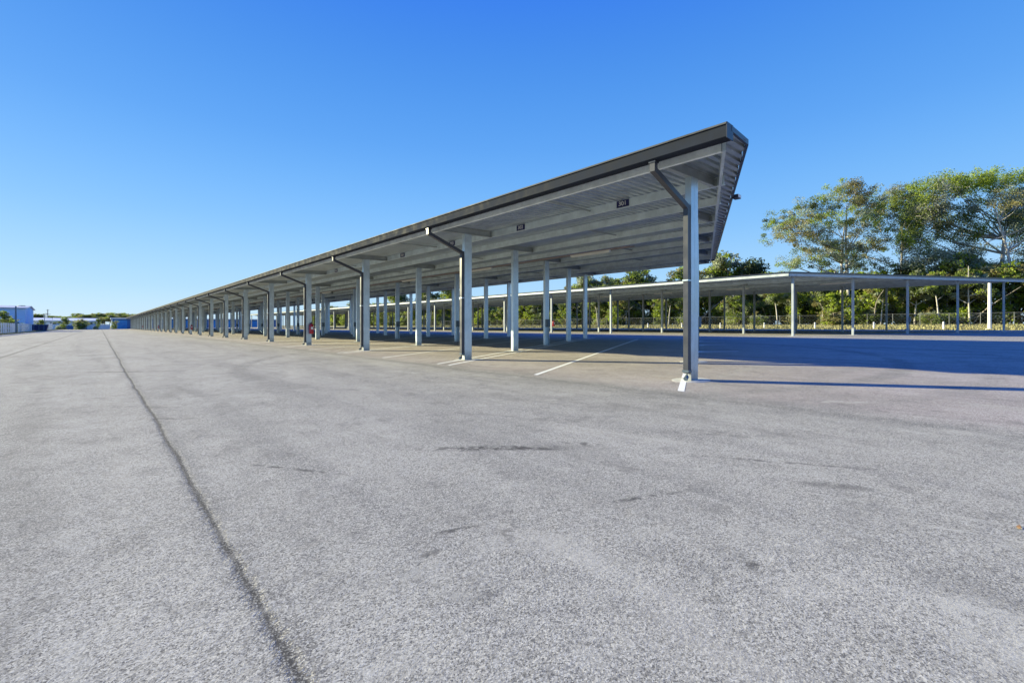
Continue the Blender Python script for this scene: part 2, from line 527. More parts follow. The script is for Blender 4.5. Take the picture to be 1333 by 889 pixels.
def make_canopy(name, X0, DX, NR, Y0, PY, NB, skew, zt, post_mat, label, front_gutter, Yend, XR0, XR1, bw, pa, pb):
    """X0 first post row, DX row spacing, NB bays along Y, zt(X) underside of beams"""
    root = empty(name, (X0, Y0, g(X0)), label=label, cat='parking canopy')
    ox, oy, oz = X0, Y0, g(X0)
    def L_(x, y, z): return (x-ox, y-oy, z-oz)
    HB = .22
    YL = Y0+PY*NB                                   # last row
    def far(X): return YL+1.2+skew*(X-X0)
    # roof sheet, ribs running across the canopy
    pitch = .203
    b = MB()
    prof = [(0, 0), (.080, 0), (.098, .048), (.165, .048), (.185, 0)]
    lo = min(Yend(XR0), Yend(XR1))-pitch
    hi = max(far(XR0), far(XR1))+pitch
    k = 0
    cols = []
    while lo+k*pitch < hi:
        for dy, dz in prof: cols.append((lo+k*pitch+dy, dz))
        k += 1
    NS = 600
    xsamp = np.linspace(XR0, XR1, 2)
    def clip(y):
        # x-interval of the sheet at this y
        xs = np.linspace(XR0, XR1, 391)
        ye = np.array([Yend(x) for x in xs]); yf = np.array([far(x) for x in xs])
        ok = (ye <= y) & (y <= yf)
        if not ok.any(): return None
        w = xs[ok]
        return float(w[0]), float(w[-1])
    ymid_lo = max(Yend(XR0), Yend(XR1), Yend((XR0+XR1)/2)); ymid_hi = min(far(XR0), far(XR1))
    prev = None
    for y, dz in cols:
        r = (XR0, XR1) if ymid_lo <= y <= ymid_hi else clip(y)
        if r is None:
            prev = None; continue
        i = len(b.v)
        for x in r:
            b.v.append(L_(x, y, zt(x)+HB+dz+.002))
        if prev is not None:
            b.f.append((prev, i, i+1, prev+1)); b.m.append(0)
        prev = i
    b.build('roof_sheet', M['deck'], root)
    # purlins at the ends of each short beam
    cprof = [(0, 0), (.075, 0), (.075, .02), (.07, .02), (.07, .008), (.008, .008), (.008, HB-.008), (.07, HB-.008), (.07, HB-.02), (.075, HB-.02), (.075, HB), (0, HB)]
    for r in range(NR):
        xp = X0+DX*r
        for s_ in (-1, 1):
            x = xp+s_*bw
            b = MB()
            b.prism(cprof, L_(x-.04, Yend(x)+.30, zt(x)), L_(x-.04, far(x)-.3, zt(x)), (1,0,0), (0,0,1))
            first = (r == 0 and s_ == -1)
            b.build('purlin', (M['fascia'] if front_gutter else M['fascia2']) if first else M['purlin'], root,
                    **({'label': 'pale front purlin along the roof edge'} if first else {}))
    # end channel following the slanted end
    b = MB()
    xa, xb = X0-bw-.04, X0+DX*(NR-1)+bw+.04
    e = .24 if skew > 0 else .20
    b.bar(L_(xa, Yend(xa)+e, zt(xa)+HB/2), L_(xb, Yend(xb)+e, zt(xb)+HB/2), .06, HB+.0)
    b.build('end_channel', M['purlin'] if front_gutter else M['fascia'], root)
    # rake trim along the slanted end
    b = MB()
    kn = [XR0, XR0+.93, XR1] if front_gutter else [XR0, XR1]
    for a_, c_2 in zip(kn[:-1], kn[1:]):
        z_ = HB+.01
        b.bar(L_(a_, Yend(a_)-.02, zt(a_)+z_+.005), L_(c_2, Yend(c_2)-.02, zt(c_2)+z_+.005), .05, .10)
    b.build('rake_trim', M['trim'], root)
    b = MB()
    b.box(XR1-ox, XR1-ox+.04, Yend(XR1)-oy, far(XR1)-oy, zt(XR1)+HB-.06-oz, zt(XR1)+HB+.06-oz)
    b.build('rear_trim', M['trim'], root)
    # braces halfway between post rows
    rest = MB()
    for i in range(NB):
        y = Y0+PY*(i+.5)
        for r in range(NR):
            u0, u1 = X0+DX*r-bw+.04, X0+DX*r+bw-.05
            b = MB() if i < 20 else rest
            b.bar(L_(u0, y+skew*(u0-X0), zt(u0)+.12), L_(u1, y+skew*(u0-X0)+.03, zt(u1)+.12), .035, .05)
            if i < 20: b.build('brace', M['beam'], root)
    if rest.v: rest.build('brace', M['purlin'], root, kind='stuff')
    # posts with their beams and footings
    posts = []
    for r in range(NR):
        xp = X0+DX*r
        gz = g(xp)
        hz = zt(xp)
        b = MB()
        b.box(-pa/2, pa/2, -pb/2, pb/2, 0, hz-gz)
        # seams of the two nested channels
        b.box(-.004, .004, -pb/2-.003, -pb/2, 0.02, hz-gz-.02)
        me_p = b.mesh('post', post_mat)
        b = MB()
        b.prism([(-.045, 0), (.045, 0), (.045, .02), (.0, .02), (.0, HB-.02), (.045, HB-.02), (.045, HB-.004), (-.045, HB-.004)],
                (-bw+.045, 0, hz-gz-.03*bw), (bw-.045, 0, hz-gz+.03*bw), (0, -1, 0), (0, 0, 1))
        b.box(bw-.06, bw-.045, -.09, .09, hz-gz+.035, hz-gz+HB-.01)
        me_b = b.mesh('beam', M['beam'])
        b = MB()
        nn = 26
        ring_ = [(.50*(1+.05*math.sin(k*.7))*math.cos(2*math.pi*k/nn),
                  .40*(1+.06*math.cos(k*.7))*math.sin(2*math.pi*k/nn)) for k in range(nn)]
        top = [(x*.96, y*.96, -.0+.004+.0195*x) for x, y in ring_]
        bot = [(x, y, -.03+.0195*x) for x, y in ring_]
        b.add(top+bot, [tuple(range(nn))]+[(i, i+nn, (i+1) % nn+nn, (i+1) % nn) for i in range(nn)])
        me_f = b.mesh('footing', M['concrete'])
        for i in range(NB+1):
            posts.append((i, r, xp, Y0+PY*i+skew*(xp-X0), gz, me_p, me_b, me_f))
    posts.sort(key=lambda q: math.hypot(q[2], q[3]))
    stuff = MB()
    out = {}
    for c_i, (i, r, x, y, gz, me_p, me_b, me_f) in enumerate(posts):
        if c_i < 100:
            p = link('post', me_p, root, L_(x, y, gz))
            link('beam', me_b, p)
            if i < 6: link('footing', me_f, p)
            out[(i, r)] = p
        else:
            for me in (me_p, me_b):
                stuff.add([L_(v.co.x+x, v.co.y+y, v.co.z+gz) for v in me.vertices], [tuple(q.vertices) for q in me.polygons])
    if stuff.v: stuff.build('post', post_mat, root, kind='stuff')
    # electrical boxes on the third row
    b = MB()
    b.box(-.13, .13, -pb/2-.12, -pb/2-.002, 1.0, 1.42)
    b.box(-.11, .11, -pb/2-.135, -pb/2-.12, 1.03, 1.39)
    b.tube([(0.05, -pb/2-.05, .02), (0.05, -pb/2-.05, 1.0)], .02, 6)
    me = b.mesh('electrical_box', M['boxgrey'])
    for i in range(12):
        if (i, 2) in out: link('electrical_box', me, out[(i, 2)])
    return root, L_, out

Z1 = lambda X: 4.71+.029*(X-9.84)
SK1 = .475
def yend1(X): return 3.40+max(0.0, X-9.08)*SK1
canopy1, C1, posts1 = make_canopy('parking_canopy', 9.84, 4.15, 5, 4.86, 8.42, 29, SK1, Z1, M['post'],
    'long galvanised steel parking canopy with dark gutter and downpipes, nearest the camera',
    True, yend1, 8.30, 27.9, 1.15, .32, .14)
Z2 = lambda X: 5.23+.0107*(X-39.5)
SK2 = -.49
def yend2(X): return 11.37+SK2*(X-38.6)
canopy2, C2, posts2 = make_canopy('parking_canopy', 39.5, 5.5, 5, 11.43, 8.4, 22, SK2, Z2, M['postwhite'],
    'lower looking second parking canopy with pale fascia in front of the tall trees',
    False, yend2, 38.5, 64.8, .85, .22, .15)

# front edge of the second canopy: thin dark roof edge and joint plates
b = MB()
b.box(38.44-39.5, 38.50-39.5, yend2(38.5)-11.43, 11.43+8.4*22+1.2-11.43, Z2(38.5)+.215-g(39.5), Z2(38.5)+.275-g(39.5))
b.build('front_trim', M['trim'], canopy2)
for i in range(16):
    b = MB()
    y = 8.4*i+2.1+ (i % 3)*.3
    b.box(38.56-39.5, 38.605-39.5, y-.35, y+.15, Z2(38.5)+.03-g(39.5), Z2(38.5)+.10-g(39.5))
    b.build('splice_plate', M['boxgrey'], canopy2)
# deep end fascia of canopy 2
b = MB()
b.bar((38.6-39.5, yend2(38.6)-11.43+.05, Z2(38.6)+.10-g(39.5)), (64.7-39.5, yend2(64.7)-11.43+.05, Z2(64.7)+.10-g(39.5)), .03, .26)
b.build('end_fascia', M['fascia2'], canopy2)
b = MB()
b.bar((38.55-39.5, yend2(38.5)-11.43+.02, Z2(38.6)+.10-g(39.5)), (38.55-39.5, 8.4*22+1, Z2(38.6)+.10-g(39.5)), .03, .26)
b.build('front_fascia', M['fascia2'], canopy2)

# gutter
G0, G1 = 3.38, 4.86+8.42*29+1.0
b = MB()
b.prism([(0, .02), (.03, 0), (.22, 0), (.22, .23), (0, .23)],
        C1(8.12, G0, 4.70), C1(8.12, G1, 4.70), (1, 0, 0), (0, 0, 1))
gut = b.build('gutter', M['gutter'], canopy1)
b = MB()
b.prism([(-.03, 0), (.24, 0), (.24, .03), (-.03, .03)], C1(8.12, G0-.01, 4.931), C1(8.12, G1, 4.931), (1, 0, 0), (0, 0, 1))
b.build('gutter_lip', M['lip'], gut)
b = MB()
b.box(8.10-9.84, 8.36-9.84, G0-4.86-.02, G0-4.86-.003, 4.69-g(9.84), 4.965-g(9.84))
b.build('gutter_end_cap', M['trim'], gut)

# downpipes
def pipe_mesh():
    path = [(8.24, 4.72), (8.24, 4.53), (9.615, 4.02), (9.615, .36)]
    w = .055
    pts = []
    for s_ in (1, -1):
        rowp = []
        for i, p in enumerate(path):
            a = path[max(i-1, 0)]; c2 = path[min(i+1, len(path)-1)]
            d1 = Vector((p[0]-a[0], p[1]-a[1])); d2 = Vector((c2[0]-p[0], c2[1]-p[1]))
            if i == 0: d1 = d2
            if i == len(path)-1: d2 = d1
            d1.normalize(); d2.normalize()
            n1 = Vector((-d1.y, d1.x)); n2 = Vector((-d2.y, d2.x))
            m = (n1+n2).normalized()
            m = m*(w/max(.3, m.dot(n1)))
            rowp.append((p[0]+m.x*s_, p[1]+m.y*s_))
        pts.append(rowp)
    b = MB()
    k = len(path)
    vs_ = []
    for yy in (-.055, .055):
        for rowp in pts:
            for x, z in rowp: vs_.append((x-9.84, yy, z-g(9.84)))
    A = lambda yi, ri, i: yi*2*k+ri*k+i
    fs = []
    for i in range(k-1):
        fs += [(A(0,0,i), A(0,0,i+1), A(0,1,i+1), A(0,1,i)), (A(1,0,i), A(1,1,i), A(1,1,i+1), A(1,0,i+1)),
               (A(0,0,i), A(1,0,i), A(1,0,i+1), A(0,0,i+1)), (A(0,1,i), A(0,1,i+1), A(1,1,i+1), A(1,1,i))]
    fs += [(A(0,0,0), A(0,1,0), A(1,1,0), A(1,0,0)), (A(0,0,k-1), A(1,0,k-1), A(1,1,k-1), A(0,1,k-1))]
    b.add(vs_, fs)
    return b.mesh('downpipe', M['pipe'])
me_pipe = pipe_mesh()
b = MB()
gz = g(9.84)
b.box(9.545-9.84, 9.69-9.84, -.075, .075, .19, .24)
b.tube([(9.60-9.84, -.02, .195), (9.56-9.84, -.03, .10), (9.48-9.84, -.04, .05)], [.045, .045, .05], 8)
me_clip = b.mesh('pipe_shoe', M['boxgrey'])
b = MB()
b.box(9.545-9.84, 9.69-9.84, -.066, .066, 2.2, 2.23)
me_clip2 = b.mesh('pipe_clip', M['post'])
b = MB()
b.box(8.17-9.84, 8.31-9.84, -.075, .075, 4.66-gz, 4.698-gz)
me_out = b.mesh('pipe_outlet', M['trim'])
for i in range(30):
    d = link('downpipe', me_pipe, canopy1, (0, 8.42*i, 0))
    if i < 8:
        link('pipe_shoe', me_clip, d)
        link('pipe_clip', me_clip2, d)
        link('pipe_outlet', me_out, d)

# conduit along the light row + junction pieces
b = MB()
for dx, dz in ((0, 0), (.35, .03)):
    b.tube([C1(17.05+dx, 11.2, Z1(17)-.05+dz), C1(17.05+dx, 240, Z1(17)-.05+dz)], .022, 6)
b.build('conduit', M['conduit'], canopy1)

# ---------------------------------------------------------------- signs, lights, extinguishers
def text_mesh(txt, size, mat):
    cu = bpy.data.curves.new('digits', 'FONT')
    cu.body = txt; cu.size = size; cu.extrude = .004; cu.align_x = 'CENTER'; cu.align_y = 'CENTER'
    ob = bpy.data.objects.new('digits', cu)
    COL.objects.link(ob)
    dg = bpy.context.evaluated_depsgraph_get()
    me = bpy.data.meshes.new_from_object(ob.evaluated_get(dg))
    bpy.data.objects.remove(ob)
    me.materials.clear(); me.materials.append(mat)
    return me
for i, num in enumerate(['301', '302', '303', '304', '305', '306']):
    y = 7.42+4.2*i
    x = 9.84+1.15-.04-.012
    z = Z1(x)+.11
    r = empty('number_sign', (x, y, z-.095), label=['nearest navy number plate, reading three hundred and one, by the first post', 'second nearest navy number plate under the near canopy roof', 'third navy number plate, just left of the second front post', 'fourth navy number plate along the near canopy roof', 'fifth navy number plate along the near canopy roof', 'sixth and smallest navy number plate along the near canopy roof'][i], cat='sign', group='bay number signs')
    b = MB(); b.box(-.008, .008, -.20, .20, 0, .19)
    b.build('plate', M['navy'], r)
    me = text_mesh(num, .17, M['white'])
    for v in me.vertices:
        a, bb, c2 = v.co
        v.co = (-.010-c2, -a*1.05, .095+bb)
    link('digits', me, r)

b = MB()
b.box(-.07, .07, -1.15, 1.15, .0, .06)
me_h = b.mesh('housing', M['lamp'])
b = MB()
b.tube([(0, -1.12, -.015), (0, 1.12, -.015)], .035, 10)
me_t = b.mesh('diffuser', M['lamp'])
b = MB()
for s_ in (-.8, .8): b.box(-.01, .01, s_-.01, s_+.01, .06, .13)
me_br = b.mesh('hanger', M['post'])
ords = ['nearest', 'second', 'third', 'fourth', 'fifth']
for i in range(5):
    r = empty('strip_light', (17.15, 13.45+8.4*i, Z1(17.15)-.13), label='long white strip light under the near canopy, %s along its row' % ords[i], cat='light', group='strip lights under the canopies')
    link('housing', me_h, r); link('diffuser', me_t, r); link('hanger', me_br, r)
for i in range(4):
    r = empty('strip_light', (48.9, 10.8+8.4*i, Z2(48.9)-.13), label='long white strip light under the far canopy, %s from its right end' % ords[i], cat='light', group='strip lights under the canopies')
    link('housing', me_h, r); link('diffuser', me_t, r); link('hanger', me_br, r)

# floodlight on the slanted end, and a small one on the gutter
def floodlight(loc, rz, label):
    r = empty('floodlight', loc, rz, label=label, cat='light')
    b = MB(); b.box(-.11, .11, -.16, .0, -.05, .05); b.box(-.03, .03, 0, .05, -.03, .03)
    b.build('housing', M['trim'], r)
    b = MB(); b.box(-.09, .09, -.171, -.161, -.035, .035)
    b.build('lens', M['lamp'], r)
    return r
yy = 13.2
floodlight((yy, yend1(yy)-.06, Z1(yy)+.20), 0, 'small dark floodlight on the slanted roof end of the near canopy')

def extinguisher(x, y, z, label):
    r = empty('fire_extinguisher', (x, y, z), label=label, cat='fire extinguisher', group='red fire extinguishers on canopy posts')
    b = MB()
    b.lathe([(.0, 0), (.10, 0), (.125, .02), (.13, .06), (.13, .48), (.115, .56), (.07, .62), (.035, .64), (.03, .66), (0, .66)], n=18)
    b.build('body', M['red'], r, smooth=True)
    b = MB()
    b.box(-.03, .03, -.03, .03, .66, .70)
    b.bar((-.02, 0, .70), (-.02, -.14, .76), .03, .015)
    b.bar((-.02, 0, .68), (-.02, -.15, .69), .03, .012)
    b.build('handle', M['black'], r)
    b = MB()
    b.tube([(.03, 0, .68), (.13, -.02, .66), (.165, -.03, .55), (.16, -.03, .25), (.15, -.03, .12)], [.014, .014, .014, .014, .024], 8)
    b.build('hose', M['black'], r)
    b = MB()
    b.box(-.05, .05, .13, .145, .05, .70)
    b.box(-.136, .136, -.02, .135, .30, .325)
    b.build('bracket', M['black'], r)
    b = MB(); b.box(-.06, .06, -.136, -.120, .28, .44)
    b.build('label_plate', M['white'], r)
names = {3: 'nearest one on the fourth front post', 9: 'second along the front row', 15: 'third along the front row', 21: 'farthest along the front row'}
for i in (3, 9, 15, 21):
    extinguisher(9.84+.10, 4.86+8.42*i-.07-.155, g(9.84)+.72, 'red fire extinguisher strapped to a post, '+names[i])
extinguisher(39.5+.05, 11.43+8.4*3-.10-.155, g(39.5)+.75, 'red fire extinguisher on a front post of the far canopy')

# ---------------------------------------------------------------- painted stall lines
def line_strip(x0, x1, y_at, w, name_dz=.004):
    b = MB()
    xs = xr(x0, x1) if True else [x0, x1]
    dxy = w/2
    for x in xs:
        for s_ in (-1, 1):
            b.v.append((x, y_at(x)+s_*dxy, g(x)+name_dz))
    for i in range(len(xs)-1):
        b.f.append((2*i, 2*i+2, 2*i+3, 2*i+1)); b.m.append(0)
    return b
for i in range(30):
    yc = 4.86+8.42*i
    offs = (.18,) if i == 0 else (-.46, .18)
    for o_ in offs:
        b = line_strip(8.2, 28.0, lambda x: yc+o_+SK1*(x-9.84), .135)
        b.build('stall_line', M['paint'], kind='structure')
    if i < 29:
        b = line_strip(8.2, 27.0, lambda x: yc+4.2+SK1*(x-9.84)-.12, .135)
        b.build('stall_line', M['paint'], kind='structure')
for i in range(-3, 22):
    yc = 11.43+8.4*i
    for o_ in ((-.3, .3) if i >= 0 else ()):
        line_strip(38.6, 62.5, lambda x: yc+o_+SK2*(x-39.5), .135).build('stall_line', M['paint'], kind='structure')
# short pale marks in the shade near the first stalls
for (px, py, l) in ((925, 445, 1.6), (925, 449, 1.8), (930, 458, 2.0)):
    x, y = gp(px, py)
    b = MB()
    b.add([(x-l*.37, y+l*.33, g(x-l*.37)+.004), (x-l*.37+.12, y+l*.33+.1, g(x)+.004), (x+l*.37+.12, y-l*.33+.1, g(x+l*.37)+.006), (x+l*.37, y-l*.33, g(x+l*.37)+.006)], [(0, 3, 2, 1)])
    b.build('road_mark', M['paint'], kind='structure')

# ---------------------------------------------------------------- buildings
def roller_door(parent, x0, x1, z1, y, mat):
    b = MB()
    k = int(z1/.18)
    for i in range(k):
        b.box(x0, x1, y-.05-(i % 2)*.03, y-.002, i*z1/k, (i+1)*z1/k-.01)
    d = b.build('roller_door', mat, parent)
    b = MB()
    b.box(x0+.3, x0+.55, y-.12, y-.085, .9, 1.0)
    b.build('handle', M['black'], d)
# long blue storage building closing the end of the yard
YB = 263.0
r = empty('storage_building', (3.9, YB, g(5)), label='long low blue storage building with roller doors beyond the near canopy', cat='building')
b = MB(); b.box(0, 68, 0, 14, -.6, 4.3)
b.build('wall', M['blue'], r)
b = MB(); b.prism([(-.4, 4.3), (14.4, 4.3), (14.4, 4.5), (7, 5.0), (-.4, 4.5)], (-.4, 0, 0), (68.4, 0, 0), (0, 1, 0), (0, 0, 1))
b.build('roof', M['pole'], r)
b = MB(); b.box(-.12, .25, -.06, -.003, -.1, 4.3)
b.build('corner_trim', M['whitepole'], r)
for i in range(11):
    roller_door(r, .7+5.9*i, .7+5.9*i+4.4, 3.9, 0, M['door_blue'])
# tall pale blue shed at far left
r = empty('blue_shed', (-14.6, 176, 0), label='tall pale blue metal shed at the left edge behind the white fence', cat='shed')
b = MB(); b.box(-42, 0, 0, 20, 0, 6.1)
b.build('wall', M['shed'], r)
b = MB()
b.add([(0.003, 0, 0), (0.003, 20, 0), (0.003, 20, 6.1), (0.003, 10, 6.85), (0.003, 0, 6.1), (-.2, 0, 6.1), (-.2, 10, 6.85), (-.2, 20, 6.1)], [(0, 1, 2, 3, 4), (4, 3, 6, 5), (3, 2, 7, 6)])
b.build('gable_wall', M['shed_dark'], r)
b = MB(); b.prism([(-.4, 6.05), (10, 6.9), (20.4, 6.05), (20.4, 6.2), (10, 7.07), (-.4, 6.25)], (-42.4, 0, 0), (.4, 0, 0), (0, 1, 0), (0, 0, 1))
b.build('roof', M['shed_roof'], r)
b = MB(); b.box(-30, -26, -.05, -.002, 0, 4.2)
b.build('door', M['shed_dark'], r)
# low white-roofed warehouse
r = empty('warehouse', (-20.5, 270, 0), label='low long warehouse with white roof beyond the end of the open pavement', cat='warehouse')
b = MB(); b.box(0, 20, 0, 14, 0, 3.6)
b.build('wall', M['warehouse'], r)
b = MB(); b.prism([(-.5, 3.55), (14.5, 3.55), (14.5, 3.7), (7, 4.9), (-.5, 3.75)], (-.5, 0, 0), (20.5, 0, 0), (0, 1, 0), (0, 0, 1))
b.build('roof', M['whiteroof'], r)
for i in range(5):
    b = MB(); b.box(1.5+3.7*i, 3.4+3.7*i, -.05, -.003, 2.2, 3.0)
    w = b.build('window', M['glass'], r)
    b = MB(); b.box(1.4+3.7*i, 3.5+3.7*i, -.07, -.052, 3.0, 3.1); b.box(1.4+3.7*i, 3.5+3.7*i, -.07, -.052, 2.1, 2.2)
    b.build('frame', M['white'], w)
# blue wall in front of it
r = empty('yard_wall', (-12.0, 264.5, 0), label='low dark blue boundary wall in front of the white-roofed warehouse', cat='wall')
b = MB(); b.box(0, 8, 0, .25, -.2, 1.7)
b.build('wall_panel', M['blue'], r)
b = MB(); b.box(4.6, 5.6, -.03, -.003, .9, 1.4)
b.build('notice_board', M['white'], r)
b = MB(); b.box(-.05, 8.05, -.05, .3, 1.7, 1.78)
b.build('coping', M['warehouse'], r)
r = empty('yard_wall', (-2.6, 264.5, 0), label='low grey-blue wall left of the long blue storage building', cat='wall')
b = MB(); b.box(0, 6, 0, .25, -.2, 2.0)
b.build('wall_panel', M['warehouse'], r)
b = MB(); b.box(-.05, 6.05, -.05, .3, 2.0, 2.08)
b.build('coping', M['blue'], r)

# white fence along the left side
def slat_fence(y0, y1, label, h=1.85):
    r = empty('boundary_fence', (-12.7, y0, 0), label=label, cat='fence')
    nps = int((y1-y0)/2.6)
    for i in range(nps+1):
        y = i*(y1-y0)/nps
        b = MB(); b.box(-.09, .09, y-.09, y+.09, 0, h+.1); b.box(-.11, .11, y-.11, y+.11, h+.1, h+.14)
        b.build('fence_post', M['fencewhite'], r)
    b = MB()
    for z in (.25, h*.5, h-.15): b.box(-.03, .03, 0, y1-y0, z-.05, z+.05)
    k = 0
    y = .3
    while y < y1-y0-.2:
        if random.random() < .42:
            b.box(.032, .055, y, y+.30, .1, h)
        y += .42
    b.build('fence_panel', M['fencewhite'], r)
slat_fence(78, 135, 'white slatted fence nearest the left edge, in front of the tall blue shed')
slat_fence(141, 166, 'short white slatted fence right of the tall lamp pole')
slat_fence(212, 232, 'small far white fence by the warehouse corner', 2.2)
# blue waste skip
x, y = -13.2, 186
r = empty('waste_skip', (x, y, 0), label='dark blue waste skip beside the tall blue shed', cat='skip')
b = MB(); b.prism([(-2.0, 0.15), (2.0, .15), (2.4, 1.8), (-2.4, 1.8)], (0, -1.2, 0), (0, 1.2, 0), (1, 0, 0), (0, 0, 1))
b.build('bin', M['navy'], r)
b = MB()
for s_ in (-1.5, -.5, .5, 1.5): b.box(s_-.06, s_+.06, -1.27, -1.203, .15, 1.8)
b.box(-2.45, 2.45, -1.27, -1.203, 1.72, 1.85)
b.build('rib', M['pole'], r)

def lamp_pole(px, z, h, label, arm=True, mat=None, rad=.11):
    x, y = at(px, z)
    r = empty('street_lamp' if arm else 'utility_pole', (x, y, g(x)), label=label, cat='street lamp' if arm else 'pole')
    b = MB(); b.tube([(0, 0, 0), (0, 0, h*.5), (0, 0, h)], [rad*1.2, rad, rad*.75], 10)
    b.build('pole', mat or M['pole'], r)
    if arm:
        b = MB(); b.tube([(0, 0, h-.1), (.7*CT, -.7*ST, h+.1), (1.4*CT, -1.4*ST, h+.12)], .05, 6)
        b.build('arm', mat or M['pole'], r)
        b = MB(); b.bar((1.2*CT, -1.2*ST, h+.08), (1.9*CT, -1.9*ST, h+.08), .25, .12)
        b.build('lamp_head', M['boxgrey'], r)
    else:
        b = MB(); b.bar((-.8*CT, .8*ST, h-.5), (.8*CT, -.8*ST, h-.5), .1, .12)
        b.build('crossarm', M['woodpole'], r)
        b = MB()
        for s_ in (-.7, 0, .7): b.tube([(s_*CT, -s_*ST, h-.44), (s_*CT, -s_*ST, h-.25)], .05, 6)
        b.build('insulator', M['boxgrey'], r)
lamp_pole(21, 96, 5.6, 'tall dark blue lamp pole standing in the gap of the white fence', rad=.16)
lamp_pole(58.5, 150, 5.2, 'slim lamp pole right of the waste skip', rad=.1)
lamp_pole(68.5, 155, 4.2, 'short pale lamp pole in front of the warehouse', mat=M['whitepole'], rad=.09)
lamp_pole(60.3, 260, 8.8, 'shorter wooden utility pole behind the warehouse roof', False, M['woodpole'], .16)
lamp_pole(62.6, 250, 10.6, 'tallest wooden utility pole behind the warehouse roof', False, M['woodpole'], .2)

# white pole behind the far canopy
x, y = at(1287.8, 51.5)
r = empty('utility_pole', (x, y, g(x)), label='thick white pole standing on the grass behind the far canopy, near the right edge', cat='pole')
b = MB(); b.tube([(0, 0, 0), (0, 0, 3), (0, 0, 5.3)], [.17, .16, .14], 12); b.tube([(0, 0, 5.3), (0, 0, 5.36)], [.17, .15], 12)
b.build('pole', M['whitepole'], r)
b = MB(); b.tube([(0, 0, -.05), (0, 0, .08)], [.35, .33], 14)
b.build('base', M['concrete'], r)

# bollards along the grass edge
for i in range(7):
    x, y = 75.0, 5.7+6.62*i
    r = empty('bollard', (x, y, g(x)), label=
              ['white bollard on grass nearest the thick white pole', 'second white bollard from the thick white pole', 'third white bollard from the thick white pole',
               'fourth white bollard from the thick white pole', 'fifth white bollard from the thick white pole', 'sixth white bollard from the thick white pole', 'seventh white bollard from the thick white pole'][i], cat='bollard', group='white bollards along the grass' if i >= 0 else None)
    b = MB(); b.tube([(0, 0, -.05), (0, 0, .80), (0, 0, .86)], [.10, .10, .05], 12)
    b.build('bollard_shaft', M['white'], r)
    b = MB(); b.tube([(0, 0, .62), (0, 0, .68)], .103, 12, cap=False)
    b.build('reflective_band', M['boxgrey'], r)

# chain-link fence at the edge of the wood
r = empty('wire_fence', (86.5, -24, g(86.5)), label='grey chain link fence along the edge of the wood', cat='fence')
HF = 1.6
b = MB()
for i in range(7*60):
    y = i*.45
    for s_ in (-1, 1):
        p0 = (0, y, .05); p1 = (0, y+s_*HF*.9, HF)
        if p1[1] < 0: continue
        b.bar(p0, p1, .007, .007)
b.build('wire_mesh', M['fencewire'], r)
b = MB(); b.tube([(0, 0, HF), (0, 190, HF)], .022, 6); b.tube([(0, 0, .1), (0, 190, .1)], .015, 5)
b.build('rail', M['fencewire'], r)
b = MB(); b.tube([(0, 0, 0), (0, 0, HF+.08)], .04, 8)
me = b.mesh('fence_post', M['fencewire'])
for i in range(64):
    link('fence_post', me, r, (0, i*3.0, 0))

# ---------------------------------------------------------------- trees
def leaves_mesh(name, C, Rd, cnt, size, mats, cm, seed, flat=.75, droop=0.0):
    """C (n,3) clump centres, Rd (n,) radii, cm (n,) material index"""
    rg = np.random.default_rng(seed)
    n = len(C)
    idx = np.repeat(np.arange(n), cnt)
    m = len(idx)
    d = rg.normal(size=(m, 3)); d /= np.linalg.norm(d, axis=1)[:, None]
    rad = rg.random(m)**.45
    off = d*rad[:, None]*Rd[idx][:, None]
    off[:, 2] *= flat
    if droop: off[:, 2] -= droop*rg.random(m)*Rd[idx]
    P = C[idx]+off
    u = rg.normal(size=(m, 3)); u /= np.linalg.norm(u, axis=1)[:, None]
    w = rg.normal(size=(m, 3)); w[:, 2] += .5
    v = np.cross(u, w); v /= np.linalg.norm(v, axis=1)[:, None]
    s = size*(.6+.8*rg.random(m))
    a = u*(s*.5)[:, None]; b_ = v*(s*.30)[:, None]
    V = np.empty((m, 4, 3))
    V[:, 0] = P-a; V[:, 1] = P+b_; V[:, 2] = P+a; V[:, 3] = P-b_
    me = bpy.data.meshes.new(name)
    me.vertices.add(m*4); me.vertices.foreach_set('co', V.reshape(-1).astype(np.float32))
    me.loops.add(m*4); me.loops.foreach_set('vertex_index', np.arange(m*4, dtype=np.int32))
    me.polygons.add(m)
    me.polygons.foreach_set('loop_start', np.arange(0, m*4, 4, dtype=np.int32))
    me.polygons.foreach_set('loop_total', np.full(m, 4, dtype=np.int32))
    for q in mats: me.materials.append(q)
    jit = cm[idx].copy()
    sw = rg.random(m) < .07
    jit[sw] = rg.integers(0, len(mats), sw.sum())
    me.polygons.foreach_set('material_index', jit.astype(np.int32))
    me.update(calc_edges=True)
    return me

